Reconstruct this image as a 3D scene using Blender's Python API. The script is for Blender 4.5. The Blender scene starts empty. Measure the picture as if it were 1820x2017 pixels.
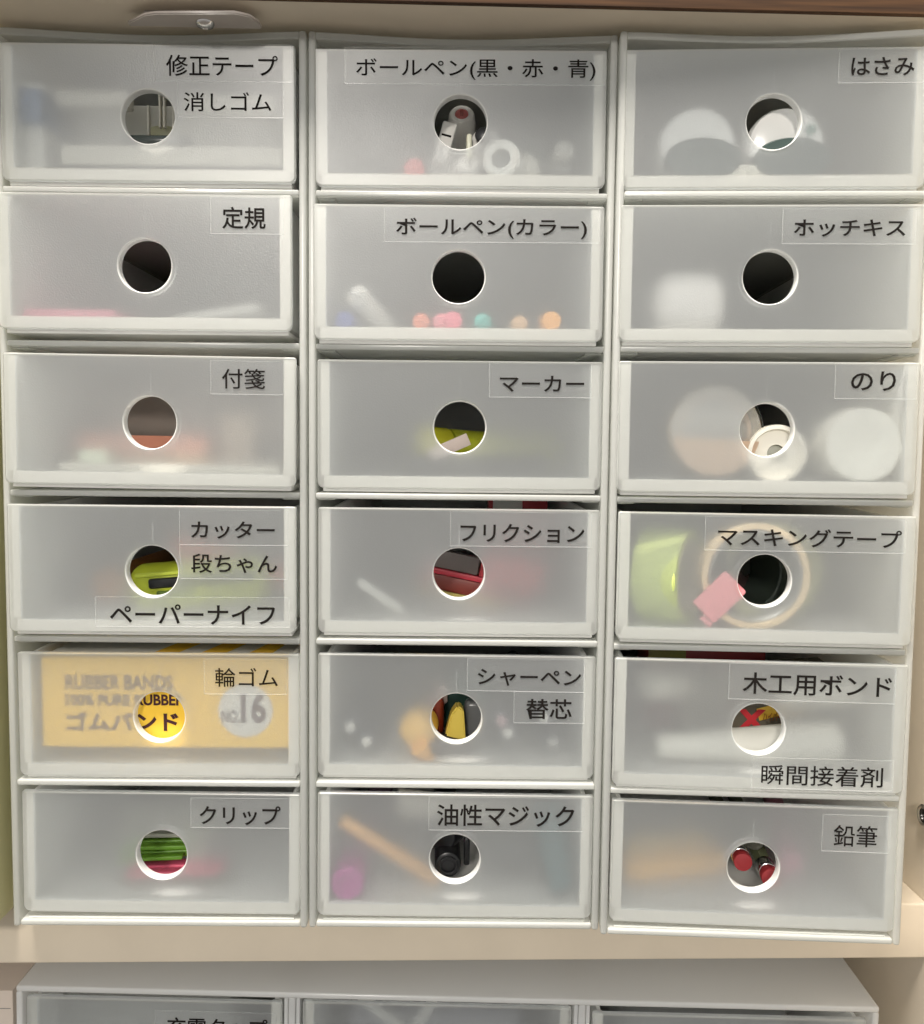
import bpy, bmesh, math, random
from mathutils import Vector, Matrix
random.seed(7)
MM = 0.001
sc = bpy.context.scene
COL = sc.collection

# ------------------------------------------------------------------ camera
pitch, roll, yaw = math.atan(131/1824), .011, 15/1824
fwd = Vector((math.sin(yaw)*math.cos(pitch), math.cos(yaw)*math.cos(pitch), -math.sin(pitch)))
rgt = Vector((math.cos(yaw), -math.sin(yaw), 0)); upv = rgt.cross(fwd)
R_ = math.cos(roll)*rgt + math.sin(roll)*upv
U_ = math.cos(roll)*upv - math.sin(roll)*rgt
cd = bpy.data.cameras.new('camera'); cam = bpy.data.objects.new('camera', cd); COL.objects.link(cam)
cam.matrix_world = Matrix((R_, U_, -fwd)).transposed().to_4x4()
cd.sensor_fit = 'HORIZONTAL'; cd.sensor_width = 36; cd.lens = 36*1824/1820
cd.shift_y = -7.5/1820; cd.clip_start = .01; cd.clip_end = 20
sc.camera = cam

# ------------------------------------------------------------------ light
w = bpy.data.worlds.new('World'); sc.world = w; w.use_nodes = True
bg = w.node_tree.nodes['Background']
bg.inputs[1].default_value = 1.0
# the unseen room: pale ceiling above, dim floor below
wt = w.node_tree; wc = wt.nodes.new('ShaderNodeTexCoord'); wx = wt.nodes.new('ShaderNodeSeparateXYZ'); wr = wt.nodes.new('ShaderNodeMapRange'); wk = wt.nodes.new('ShaderNodeValToRGB')
wt.links.new(wc.outputs['Generated'], wx.inputs[0]); wt.links.new(wx.outputs[2], wr.inputs[0]); wr.inputs[1].default_value = -1; wr.inputs[2].default_value = 1
wt.links.new(wr.outputs[0], wk.inputs[0]); wt.links.new(wk.outputs[0], bg.inputs[0])
e = wk.color_ramp.elements; e[0].position = .15; e[0].color = (.21, .185, .16, 1); e[1].position = .75; e[1].color = (.64, .65, .65, 1)

def area(name, loc, target, size, power, col, shape='DISK'):
    l = bpy.data.lights.new(name, 'AREA'); l.shape = shape; l.size = size; l.energy = power; l.color = col
    o = bpy.data.objects.new(name, l); COL.objects.link(o)
    o.location = loc
    o.rotation_euler = (Vector(target)-Vector(loc)).to_track_quat('-Z', 'Y').to_euler()
    return o
area('ceiling_lamp', (-.24, -.17, 1.35), (0, .34, 0), .55, 66, (1, .935, .85))
area('far_ceiling_lamp', (-.62, -3.3, 1.30), (0, .34, 0), .45, 62, (1, .945, .87))
vs = sc.view_settings; vs.view_transform = 'Standard'; vs.look = 'None'; vs.exposure = .0; vs.gamma = 1
sc.render.engine = 'CYCLES'
cy = sc.cycles
cy.max_bounces = 20; cy.transmission_bounces = 20; cy.diffuse_bounces = 5; cy.glossy_bounces = 5
cy.transparent_max_bounces = 24; cy.sample_clamp_indirect = 4; cy.blur_glossy = .5
cy.use_denoising = True; cy.caustics_reflective = True; cy.caustics_refractive = True

# ------------------------------------------------------------------ materials
def mat(name, col, rough=.5, trans=0., ior=1.45, metal=0., bump=0., bscale=900., var=0., coat=0., transl=0.):
    m = bpy.data.materials.new(name); m.use_nodes = True
    nt = m.node_tree; p = nt.nodes['Principled BSDF']
    p.inputs['Base Color'].default_value = (*col, 1); p.inputs['Roughness'].default_value = rough
    p.inputs['Transmission Weight'].default_value = trans; p.inputs['IOR'].default_value = ior
    p.inputs['Metallic'].default_value = metal
    if coat: p.inputs['Coat Weight'].default_value = coat
    tc = nt.nodes.new('ShaderNodeTexCoord')
    if bump or var:
        nz = nt.nodes.new('ShaderNodeTexNoise'); nz.inputs['Scale'].default_value = bscale
        nz.inputs['Detail'].default_value = 3
        nt.links.new(tc.outputs['Object'], nz.inputs['Vector'])
    if bump:
        b = nt.nodes.new('ShaderNodeBump'); b.inputs['Strength'].default_value = bump
        b.inputs['Distance'].default_value = .0003
        nt.links.new(nz.outputs['Fac'], b.inputs['Height']); nt.links.new(b.outputs['Normal'], p.inputs['Normal'])
    if var:
        n2 = nt.nodes.new('ShaderNodeTexNoise'); n2.inputs['Scale'].default_value = 45; n2.inputs['Detail'].default_value = 6
        nt.links.new(tc.outputs['Object'], n2.inputs['Vector'])
        mx = nt.nodes.new('ShaderNodeMix'); mx.data_type = 'RGBA'
        mx.inputs[6].default_value = (*[c*(1-var) for c in col], 1); mx.inputs[7].default_value = (*[min(1, c*(1+var)) for c in col], 1)
        nt.links.new(n2.outputs['Fac'], mx.inputs[0]); nt.links.new(mx.outputs[2], p.inputs['Base Color'])
    if transl:
        t = nt.nodes.new('ShaderNodeBsdfTranslucent'); t.inputs[0].default_value = (*col, 1)
        ms = nt.nodes.new('ShaderNodeMixShader'); ms.inputs[0].default_value = transl
        nt.links.new(p.outputs[0], ms.inputs[1]); nt.links.new(t.outputs[0], ms.inputs[2])
        nt.links.new(ms.outputs[0], nt.nodes['Material Output'].inputs[0])
    return m
def tape_mat(name):
    m = bpy.data.materials.new(name); m.use_nodes = True; nt = m.node_tree
    p = nt.nodes['Principled BSDF']; p.inputs['Base Color'].default_value = (.88, .90, .90, 1); p.inputs['Roughness'].default_value = .14
    t = nt.nodes.new('ShaderNodeBsdfTransparent'); t.inputs[0].default_value = (1, 1, 1, 1)
    ms = nt.nodes.new('ShaderNodeMixShader'); ms.inputs[0].default_value = .014
    nt.links.new(t.outputs[0], ms.inputs[1]); nt.links.new(p.outputs[0], ms.inputs[2])
    nt.links.new(ms.outputs[0], nt.nodes['Material Output'].inputs[0]); return m

FROST = mat('frosted_front_plastic', (.925, .95, .955), .30, .895, 1.45, bump=.20, bscale=1700, transl=.06)
THICK = mat('thick_milky_plastic', (.955, .955, .93), .40, .34, 1.45, transl=.28)
def haze_marks(m):
    # uneven moulding haze, faint dust and rub marks
    nt = m.node_tree; p = nt.nodes['Principled BSDF']; tc = nt.nodes.new('ShaderNodeTexCoord')
    n = nt.nodes.new('ShaderNodeTexNoise'); n.inputs['Scale'].default_value = 38; n.inputs['Detail'].default_value = 5; nt.links.new(tc.outputs['Object'], n.inputs['Vector'])
    mr = nt.nodes.new('ShaderNodeMapRange'); mr.inputs[1].default_value = .3; mr.inputs[2].default_value = .7; mr.inputs[3].default_value = .285; mr.inputs[4].default_value = .335
    nt.links.new(n.outputs['Fac'], mr.inputs[0]); nt.links.new(mr.outputs[0], p.inputs['Roughness'])
    info = nt.nodes.new('ShaderNodeObjectInfo'); mp = nt.nodes.new('ShaderNodeMapping'); mp.inputs['Scale'].default_value = (260, 260, 1900); mp.inputs['Rotation'].default_value = (0, .5, 0)
    ad = nt.nodes.new('ShaderNodeVectorMath'); ad.operation = 'ADD'; nt.links.new(tc.outputs['Object'], ad.inputs[0]); rs = nt.nodes.new('ShaderNodeMath'); rs.operation = 'MULTIPLY'; rs.inputs[1].default_value = 7.3; nt.links.new(info.outputs['Random'], rs.inputs[0]); nt.links.new(rs.outputs[0], ad.inputs[1])
    nt.links.new(ad.outputs[0], mp.inputs[0]); n2 = nt.nodes.new('ShaderNodeTexNoise'); n2.inputs['Scale'].default_value = 1; n2.inputs['Detail'].default_value = 2; nt.links.new(mp.outputs[0], n2.inputs['Vector'])
    n3 = nt.nodes.new('ShaderNodeTexNoise'); n3.inputs['Scale'].default_value = 1500; n3.inputs['Detail'].default_value = 1; nt.links.new(ad.outputs[0], n3.inputs['Vector'])
    r1 = nt.nodes.new('ShaderNodeMapRange'); r1.inputs[1].default_value = .80; r1.inputs[2].default_value = .86; nt.links.new(n2.outputs['Fac'], r1.inputs[0])
    r2 = nt.nodes.new('ShaderNodeMapRange'); r2.inputs[1].default_value = .74; r2.inputs[2].default_value = .80; nt.links.new(n3.outputs['Fac'], r2.inputs[0])
    mx = nt.nodes.new('ShaderNodeMath'); mx.operation = 'MAXIMUM'; nt.links.new(r1.outputs[0], mx.inputs[0]); nt.links.new(r2.outputs[0], mx.inputs[1])
    hz = nt.nodes.new('ShaderNodeMapRange'); t0 = p.inputs['Transmission Weight'].default_value; hz.inputs[3].default_value = t0; hz.inputs[4].default_value = t0-.14
    nt.links.new(mx.outputs[0], hz.inputs[0]); nt.links.new(hz.outputs[0], p.inputs['Transmission Weight'])
haze_marks(FROST)
EDGE = mat('plate_border_plastic', (.945, .95, .915), .30, .80, 1.45, bump=.1, bscale=1900, transl=.11)
BODY = mat('drawer_wall_plastic', (.95, .955, .94), .38, .28, 1.45, transl=.30)
FLOOR = mat('drawer_floor_plastic', (.95, .945, .92), .38, .25, 1.45, transl=.25)
CASE = mat('case_plastic', (.92, .93, .895), .22, .56, 1.45, bump=.10, bscale=500, var=.03, transl=.24)
CASEB = mat('case_back_plastic', (.80, .79, .74), .40, .60, 1.45, transl=.12)
TAPE = tape_mat('clear_label_film'); TAPE_GLINT = tape_mat('film_edge_glint'); [setattr(n.inputs[0], 'default_value', .16) for n in TAPE_GLINT.node_tree.nodes if n.type == 'MIX_SHADER']  # whiter film for edge strips: the light the tape's cut edge catches, as colour
INK = mat('black_ink', (.012, .010, .009), .9)
INK.node_tree.nodes['Principled BSDF'].inputs['Specular IOR Level'].default_value = .1
CREAM = mat('cream_laminate', (.67, .585, .465), .40, var=.08, bump=.12, bscale=350)
DARKBACK = mat('cabinet_back_laminate', (.30, .26, .20), .6)
STEEL = mat('polished_steel', (.72, .70, .68), .18, metal=1)
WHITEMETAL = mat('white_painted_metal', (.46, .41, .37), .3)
def wood_mat():
    m = bpy.data.materials.new('walnut_veneer'); m.use_nodes = True; nt = m.node_tree; p = nt.nodes['Principled BSDF']
    tc = nt.nodes.new('ShaderNodeTexCoord'); mp = nt.nodes.new('ShaderNodeMapping'); mp.inputs['Scale'].default_value = (14, 300, 420)
    nz = nt.nodes.new('ShaderNodeTexNoise'); nz.inputs['Scale'].default_value = 1.6; nz.inputs['Detail'].default_value = 8
    cr = nt.nodes.new('ShaderNodeValToRGB'); cr.color_ramp.elements[0].position = .35; cr.color_ramp.elements[1].position = .68
    cr.color_ramp.elements[0].color = (.042, .018, .006, 1); cr.color_ramp.elements[1].color = (.110, .050, .018, 1)
    nt.links.new(tc.outputs['Object'], mp.inputs[0]); nt.links.new(mp.outputs[0], nz.inputs['Vector'])
    nt.links.new(nz.outputs['Fac'], cr.inputs[0]); nt.links.new(cr.outputs[0], p.inputs['Base Color']); p.inputs['Roughness'].default_value = .8
    return m
WOOD = wood_mat()
_c = {}
def pl(col, rough=.38, name=None, **k):
    key = (col, rough, tuple(sorted(k.items())))
    if key not in _c: _c[key] = mat(name or 'plastic_%d' % len(_c), col, rough, **k)
    return _c[key]
FILMC = tape_mat('thin_clear_shell'); [setattr(n.inputs[0], 'default_value', .10) for n in FILMC.node_tree.nodes if n.type == 'MIX_SHADER']
CLEAR = mat('clear_plastic', (.93, .95, .92), .06, .97, 1.45)
WHITE = pl((.80, .79, .74)); OFF = pl((.74, .71, .62)); BLACK = pl((.012, .012, .013), .3); GREY = pl((.22, .22, .21))
DGREEN = pl((.03, .075, .06), .35); RED = pl((.55, .03, .03)); YEL = pl((.95, .60, .05), .5); BROWNINK = pl((.05, .008, .012), .6)

# ------------------------------------------------------------------ mesh helpers (all in millimetres)
def V(*a): return Vector(a)
def bx(bm, x0, x1, y0, y1, z0, z1, bev=.3, seg=2, M=None):
    t = bmesh.new()
    bmesh.ops.create_cube(t, size=1)
    for v in t.verts: v.co = V((x0+x1)/2+v.co.x*(x1-x0), (y0+y1)/2+v.co.y*(y1-y0), (z0+z1)/2+v.co.z*(z1-z0))
    if bev: bmesh.ops.bevel(t, geom=list(t.edges), offset=bev, segments=seg, profile=.5, affect='EDGES')
    if M: bmesh.ops.transform(t, matrix=M, verts=t.verts)
    me = bpy.data.meshes.new('t'); t.to_mesh(me); t.free(); bm.from_mesh(me); bpy.data.meshes.remove(me)
    return bm
def frame_to(p, d):
    d = Vector(d).normalized(); q = V(0, 0, 1).rotation_difference(d)
    return Matrix.Translation(Vector(p)) @ q.to_matrix().to_4x4()
def lathe(bm, prof, M=None, n=40, sx=1., sy=1., close=False):
    M = M or Matrix(); rings = []
    for r, z in prof:
        if r < 1e-6: rings.append([bm.verts.new(M @ V(0, 0, z))])
        else: rings.append([bm.verts.new(M @ V(r*sx*math.cos(2*math.pi*i/n), r*sy*math.sin(2*math.pi*i/n), z)) for i in range(n)])
    pairs = list(zip(rings, rings[1:])) + ([(rings[-1], rings[0])] if close else [])
    for a, b in pairs:
        for i in range(n):
            j = (i+1) % n
            if len(a) == 1 and len(b) == 1: continue
            if len(a) == 1: bm.faces.new((a[0], b[j], b[i]))
            elif len(b) == 1: bm.faces.new((a[i], a[j], b[0]))
            else: bm.faces.new((a[i], a[j], b[j], b[i]))
    return bm
def cyl(bm, p0, p1, r0, r1=None, bev=.5, n=32, sx=1., sy=1.):
    r1 = r0 if r1 is None else r1; L = (Vector(p1)-Vector(p0)).length
    b = min(bev, r0*.45, r1*.45, L*.3)
    return lathe(bm, [(0, 0), (r0-b, 0), (r0-b*.3, b*.3), (r0, b), (r1, L-b), (r1-b*.3, L-b*.3), (r1-b, L), (0, L)], frame_to(p0, Vector(p1)-Vector(p0)), n, sx, sy)
def ring(bm, c, d, ro, ri, wd, bev=.5, n=64, sx=1., sy=1.):
    M = frame_to(c, d); h = wd/2; b = bev
    return lathe(bm, [(ri, -h+b), (ri+b, -h), (ro-b, -h), (ro, -h+b), (ro, h-b), (ro-b, h), (ri+b, h), (ri, h-b)], M, n, sx, sy, close=True)
def link_mesh(name, bm, m, parent=None, sharp=40):
    bmesh.ops.recalc_face_normals(bm, faces=bm.faces)
    for v in bm.verts: v.co *= MM
    me = bpy.data.meshes.new(name); bm.to_mesh(me); bm.free()
    for p in me.polygons: p.use_smooth = True
    me.set_sharp_from_angle(angle=math.radians(sharp))
    me.materials.append(m)
    o = bpy.data.objects.new(name, me); COL.objects.link(o)
    if parent is not None: o.parent = parent
    return o
def NB(): return bmesh.new()
def tag(o, label, cat, group=None, kind=None):
    o['label'] = label
    if cat: o['category'] = cat
    if group: o['group'] = group
    if kind: o['kind'] = kind
    return o
def thing(name, label, cat, M, group=None):
    o = bpy.data.objects.new(name, None); COL.objects.link(o); o.empty_display_size = .01
    o.matrix_world = M; return tag(o, label, cat, group)
def TM(x, y, z): return Matrix.Translation(V(x*MM, y*MM, z*MM))

def text_mesh(name, s, box, y, m, parent, weight=0., depth=.06):
    """flat printed lettering filling the box (x0,z0,x1,z1) in the parent's x-z plane at depth y (mm)"""
    cu = bpy.data.curves.new('t', 'FONT'); cu.body = s; cu.size = 1; cu.offset = weight; cu.resolution_u = 3
    o = bpy.data.objects.new('t', cu); COL.objects.link(o)
    dg = bpy.context.evaluated_depsgraph_get(); dg.update()
    me = bpy.data.meshes.new_from_object(o.evaluated_get(dg)); bpy.data.objects.remove(o); bpy.data.curves.remove(cu)
    xs = [v.co.x for v in me.vertices]; ys = [v.co.y for v in me.vertices]
    x0, x1, y0, y1 = min(xs), max(xs), min(ys), max(ys)
    bm = bmesh.new(); bm.from_mesh(me); bpy.data.meshes.remove(me)
    for v in bm.verts:
        v.co = V(box[0]+(v.co.x-x0)/(x1-x0)*(box[2]-box[0]), y, box[1]+(v.co.y-y0)/(y1-y0)*(box[3]-box[1]))
    ex = bmesh.ops.extrude_face_region(bm, geom=list(bm.faces))
    for v in [g for g in ex['geom'] if isinstance(g, bmesh.types.BMVert)]: v.co.y -= depth
    return link_mesh(name, bm, m, parent, 30)

# ------------------------------------------------------------------ drawer front with a finger hole
def rrect(w_, h_, rads, n_extra=7, inset=0.):
    """points of a rounded rectangle centred on (0,h/2), counter-clockwise, rads = bl,br,tr,tl"""
    x0, x1, z0, z1 = -w_/2+inset, w_/2-inset, inset, h_-inset
    P = []
    for (cx, cz, a0), r in zip(((x0, z0, 180), (x1, z0, 270), (x1, z1, 0), (x0, z1, 90)), rads):
        r = max(r-inset, .15); sx = 1 if cx < 0 else -1; sz = 1 if cz < h_/2 else -1
        for k in range(n_extra):
            a = math.radians(a0+90*k/(n_extra-1)); P.append((cx+sx*r+r*math.cos(a), cz+sz*r+r*math.sin(a)))
    return P
def dens(P, step=3.0, ref=None):
    ref = ref or P; out = []
    for i in range(len(P)):
        a, b = P[i], P[(i+1) % len(P)]; ra, rb = ref[i], ref[(i+1) % len(P)]
        k = max(1, int(math.hypot(rb[0]-ra[0], rb[1]-ra[1])//step))
        for j in range(k): out.append((a[0]+(b[0]-a[0])*j/k, a[1]+(b[1]-a[1])*j/k))
    return out
def front_bm(w_, h_, hole=9.35, t=2.0, boss=1.9, warp=0.):
    rads = (2.4, 2.4, .8, .8)
    base = rrect(w_, h_, rads); o0 = dens(base); i0 = dens(rrect(w_, h_, rads, inset=.45), ref=base)
    hc = (0, 22.4 if h_ < 60 else h_-25)
    ang = [math.atan2(p[1]-hc[1], p[0]-hc[0]) for p in o0]
    bx0, bx1, bz0, bz1 = -w_/2+4.3, w_/2-4.3, 4.5, h_-.9
    def clampb(p, r=1.2): return (min(max(p[0], bx0), bx1), min(max(p[1], bz0), bz1))
    bi = [clampb(p) for p in o0]
    def circ(r): return [(hc[0]+r*math.cos(a), hc[1]+r*math.sin(a)) for a in ang]
    rings = [(circ(hole), .35), (circ(hole+.35), 0), (circ(hole+4), 0), (bi, 0), (i0, 0), (o0, .45), (o0, t), (circ(hole+4), t), (circ(hole+1.0), t), (circ(hole+.8), t+boss), (circ(hole-.1), t+boss)]
    bm = NB(); L = []
    for pts, y in rings: L.append([bm.verts.new(V(p[0], y + warp*math.cos(p[0]/w_*math.pi), p[1])) for p in pts])
    n = len(o0)
    for q, (a, b) in enumerate(zip(L, L[1:]+L[:1])):
        for i in range(n):
            j = (i+1) % n; bm.faces.new((a[i], a[j], b[j], b[i])).material_index = 1 if q in (3, 4) else 2 if q in (0, 10) else 0
    return bm
def u_rim(w_, h_):
    """thick U of solid plastic behind the plate: where the box walls join it"""
    bm = NB(); y0, y1 = 2.06, 4.2
    bx(bm, -w_/2+1.0, -w_/2+4.4, y0, y1, 4.6, h_-.9, .25)
    bx(bm, w_/2-4.4, w_/2-1.0, y0, y1, 4.6, h_-.9, .25)
    bx(bm, -w_/2+2.2, w_/2-2.2, y0, y1, .5, 4.5, .25)
    bx(bm, -.09, .09, 2.05, 2.10, 33, h_-6, .02, 1)
    return bm

_dm = {}
def drawer(M, label, w_=102.6, h_=46.8, group='drawers of the frosted storage cases'):
    t = thing('drawer', label, 'drawer', M, group)
    key = (w_, h_)
    if key not in _dm:
        D = 232; a = w_/2-2.3
        side = NB(); bx(side, -.8, .8, 4.3, D, 1.9, h_-1.2, .3)
        back = NB(); bx(back, -a+1, a-1, D-1.8, D-.1, 2.0, h_-3, .3)
        fl = NB(); bx(fl, -a-.6, a+.6, 2.3, D, -1.35, .35, .3); bx(fl, -a+.85, a-.85, 4.35, D-2, 2.2, 3.4, .2); 
        flo = link_mesh('bottom_plate', fl, FLOOR)
        ss = link_mesh('side_wall', side, BODY); bb = link_mesh('back_wall', back, BODY)
        rm = link_mesh('front_rim', u_rim(w_, h_), THICK); fp = link_mesh('front_panel', front_bm(w_, h_), FROST); fp.data.materials.append(EDGE); fp.data.materials.append(THICK)
        _dm[key] = [x.data for x in (flo, ss, bb, rm, fp)]
        for x in (flo, ss, bb, rm, fp): bpy.data.objects.remove(x)
    fl, ss, bb, rm, fp = _dm[key]; a = w_/2-2.3
    def add(n, d, loc=(0, 0, 0)):
        o = bpy.data.objects.new(n, d); COL.objects.link(o); o.parent = t; o.location = Vector(loc)*MM; return o
    add('front_panel', fp); add('front_rim', rm); add('side_wall', ss, (-a+.8, 0, 0)); add('side_wall', ss, (a-.8, 0, 0))
    add('back_wall', bb); add('bottom_plate', fl)
    return t
def label(dr, s, tb, fb, tilt=0.):
    bm = NB(); bx(bm, fb[0], fb[2], -.16, -.04, fb[1], fb[3], .04, 1); nf = len(bm.faces)
    for e in ((fb[0], fb[2], fb[1]-.24, fb[1]-.01), (fb[0]-.17, fb[0]-.01, fb[1]-.2, fb[3]), (fb[2]+.01, fb[2]+.13, fb[1]-.2, fb[3]), (fb[0], fb[2], fb[3]+.01, fb[3]+.12)):
        bx(bm, e[0], e[1], -.17, -.03, e[2], e[3], .03, 1)
    for i_, fc in enumerate(bm.faces): fc.material_index = 0 if i_ < nf else 1
    f = link_mesh('label_tape', bm, TAPE, dr); f.data.materials.append(TAPE_GLINT)
    f.rotation_euler = (0, random.uniform(-.004, .004), 0); f['label'] = 'clear adhesive tape printed ' + s
    text_mesh('lettering', s, tb, -.17, INK, f, weight=.011 if not set(s) & set('瞬箋鉛輪筆着剤黒修消') else .004)

# ------------------------------------------------------------------ the three six-drawer cases
CP = {1: (-108.3, 334.7, 0.0), 2: (1.4, 334.7, 0.005), 3: (110.3, 328.2, 0.058)}
ZB, CW, CH = -182.2, 108.4, 324.9
BOT = [90, 36.3, -17.3, -70.9, -124.5, -178.1]
CM = {}
for c, side in ((1, 'left'), (2, 'middle'), (3, 'right')):
    cx, cyy, a = CP[c]; M = TM(cx, cyy, 0) @ Matrix.Rotation(-a, 4, 'Z'); CM[c] = M
    tl = {1: 'tall frosted six-drawer case at left, next to the yellow folder', 2: 'tall frosted six-drawer case in the middle, between the other two cases', 3: 'tall frosted six-drawer case at right, beside the cabinet side wall'}[c]
    t = thing('drawer_case', tl, 'drawer case', M @ TM(0, 0, ZB), 'frosted drawer cases standing side by side')
    W = {1: 109.4, 2: CW, 3: 109.0}[c]
    for s in (-1, 1):
        b = NB(); x1 = s*W/2; x0 = s*(W/2-2.5); bx(b, min(x0, x1), max(x0, x1), 0, 245, 0, CH, .9, 3)
        link_mesh('side_wall', b, CASE, t)
    # top plate: the front edge is cut back in a shallow curve
    b = NB(); N = 24; rows = []
    for i in range(N+1):
        x = -W/2+2.55+(W-5.1)*i/N; y = .6+4.6*math.sin(math.pi*i/N)**1.3
        rows.append([b.verts.new(V(x, yy, zz)) for yy, zz in ((y, CH-2.2), (y, CH-.5), (y+.5, CH-.05), (245, CH-.05), (245, CH-2.6), (y+.4, CH-2.6))])
    for r0, r1 in zip(rows, rows[1:]):
        for k in range(6): b.faces.new((r0[k], r0[(k+1) % 6], r1[(k+1) % 6], r1[k]))
    b.faces.new(rows[0]); b.faces.new(rows[-1][::-1]); link_mesh('top_plate', b, CASE, t)
    b = NB(); bx(b, -W/2+2.55, W/2-2.55, .5, 244, .02, 2.3, .7, 3); bx(b, -W/2+5, W/2-5, 1.6, 2.9, 2.31, 2.9, .2); link_mesh('bottom_plate', b, CASE, t)
    for k in range(5):
        z = BOT[k]-ZB-1.75
        b = NB(); bx(b, -W/2+2.55, W/2-2.55, .2+(.5 if k % 2 else 0), 243, z-2.1, z, .5, 3)
        for s in (-1, 1): bx(b, s*(W/2-6)-3, s*(W/2-6)+3, 3.0, 60, z-2.75, z-2.11, .2)
        link_mesh('divider_plate', b, CASE, t)
    b = NB(); bx(b, -W/2+2.4, W/2-2.4, 243.2, 245, 2.5, CH-2.8, .3); link_mesh('back_panel', b, CASEB, t)

DX = {11:-.8,12:-1.5,13:-.4,14:-.4,15:.4,16:.3,21:-.6,22:-.8,23:.2,24:.4,25:0,26:0,31:-1,32:-.9,33:-.5,34:.4,35:.5,36:.8}
DY = {11:.5,12:-3,13:-3.5,14:-2.8,15:1,16:1.5,21:.5,22:-2,23:.5,24:1,25:2,26:.9,31:.6,32:-1,33:-2,34:-2,35:-.5,36:1.2}
BZ = {11:90.4,12:38.2,13:-16.8,14:-70.2,15:-124.8,16:-177.4,21:90,22:35.9,23:-17.2,24:-70.5,25:-124.7,26:-177.9,31:89.4,32:36.1,33:-17.1,34:-70.6,35:-125,36:-177.4}
RL = {11:.003,12:.002,13:-.006,14:0,15:.002,16:-.006,21:.004,22:.001,23:.001,24:0,25:-.003,26:-.004,31:.001,32:.001,33:.001,34:-.003,35:-.004,36:-.004}
DN = {11: 'top drawer of the left case, labelled correction tape and erasers', 12: 'left-case drawer labelled rulers, second from the top, dark empty finger hole',
 13: 'left-case drawer labelled sticky notes, third from the top, salmon pad in its finger hole', 14: 'left-case drawer with three label strips for cutters and paper knife, above the rubber band drawer',
 15: 'drawer holding the yellow rubber band box in the left case', 16: 'bottom drawer of the left case, labelled clips, green clips in its finger hole',
 21: 'top drawer of the middle case, labelled ballpoint pens in black, red and blue', 22: 'middle-case drawer labelled coloured ballpoint pens, coloured pen ends along its bottom',
 23: 'middle-case drawer labelled markers, yellow-green marker behind its finger hole', 24: 'middle-case drawer labelled erasable pens, dark red package behind its finger hole',
 25: 'middle-case drawer labelled mechanical pencils and leads, yellow cap showing through', 26: 'bottom drawer of the middle case, labelled oil-based markers, orange pencil showing through',
 31: 'top drawer of the right case, labelled scissors, two white handles showing through', 32: 'right-case drawer labelled staplers, white block showing through, dark finger hole',
 33: 'right-case drawer labelled glue, round white cap showing through', 34: 'right-case drawer labelled masking tape, green and beige rolls showing through',
 35: 'right-case drawer with two labels for wood glue and instant glue', 36: 'bottom drawer of the right case, labelled pencils, two red ends in its finger hole'}
DR = {}; DMX = {}
for k in sorted(DX):
    W = 103.4 if k < 20 else 102.6 if k < 30 else 104.2; H = 47.2 if k % 10 < 3 or k in (26, 35) else 46.2
    M = CM[k//10] @ TM(DX[k], DY[k], BZ[k]) @ Matrix.Rotation(-RL[k], 4, 'Y')
    DMX[k] = M; DR[k] = drawer(M, DN[k], W, H)

for k, s, tb, fb in [
(11,'修正テープ',(6.8,36.2,45.8,43.4),(2.7,34.6,50.6,47.1)), (11,'消しゴム',(12.8,24.2,43.5,30.8),(10.9,22.3,47.6,34.4)),
(12,'定規',(27.4,35.3,42.6,42.9),(23.4,33.8,48.8,46.1)), (13,'付箋',(25.8,34.7,41.0,41.8),(21.9,32.9,47.6,44.4)),
(14,'カッター',(14.2,34.5,44.2,40.8),(10.2,32.3,48.9,44.7)), (14,'段ちゃん',(14.2,22.0,45.1,29.0),(10.3,20.0,48.9,32.1)),
(14,'ペーパーナイフ',(-15.3,3.1,44.3,10.5),(-20.4,2.4,49.4,13.0)), (15,'輪ゴム',(20.7,33.9,43.7,41.0),(16.8,31.3,46.8,44.2)),
(16,'クリップ',(14.3,34.2,44.4,41.5),(11.2,33.2,47.8,44.3)), (21,'ボールペン(黒・赤・青)',(-36.7,36.7,47.3,43.9),(-40.5,35.3,50.8,47.5)),
(22,'ボールペン(カラー)',(-22.0,35.6,45.3,42.6),(-26.1,34.4,49.6,46.3)), (23,'マーカー',(14.4,35.2,44.7,41.0),(10.8,33.4,47.2,45.7)),
(24,'フリクション',(.5,34.1,45.6,40.9),(-3.1,32.7,48.2,45.0)), (25,'シャーペン',(7.6,35.0,45.8,41.3),(3.9,33.1,46.9,45.1)),
(25,'替芯',(25.9,22.5,42.8,30.1),(21.5,21.1,47.5,32.6)), (26,'油性マジック',(-6.8,35.2,44.3,43.4),(-9.7,33.6,47.9,46.1)),
(31,'はさみ',(25.5,37.5,46.7,43.7),(21.4,35.3,50.4,46.6)), (32,'ホッチキス',(7.4,36.2,45.3,42.1),(3.6,33.9,48.7,45.6)),
(33,'のり',(28.3,36.3,43.6,43.1),(23.0,33.7,50.7,45.6)), (34,'マスキングテープ',(-16.9,34.7,47.0,41.2),(-21.3,33.2,48.4,45.0)),
(35,'木工用ボンド',(-6.4,35.3,46.2,43.3),(-11.2,33.4,47.4,46.3)), (35,'瞬間接着剤',(1.6,2.1,44.8,9.5),(-1.7,.8,48.3,12.0)),
(36,'鉛筆',(28.3,31.8,43.8,39.8),(24.3,29.9,48.4,43.5))]:
    label(DR[k], s, tb, fb)

# ------------------------------------------------------------------ contents; coordinates: x from the drawer's middle, y behind its front, z above its bottom
def it(k, name, lab, cat, group=None): return thing(name, lab, cat, DMX[k], group)
def P(t, name, m, f, *a, **kw):
    bm = NB(); f(bm, *a, **kw); return link_mesh(name, bm, m, t)
FZ = 3.5
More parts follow.
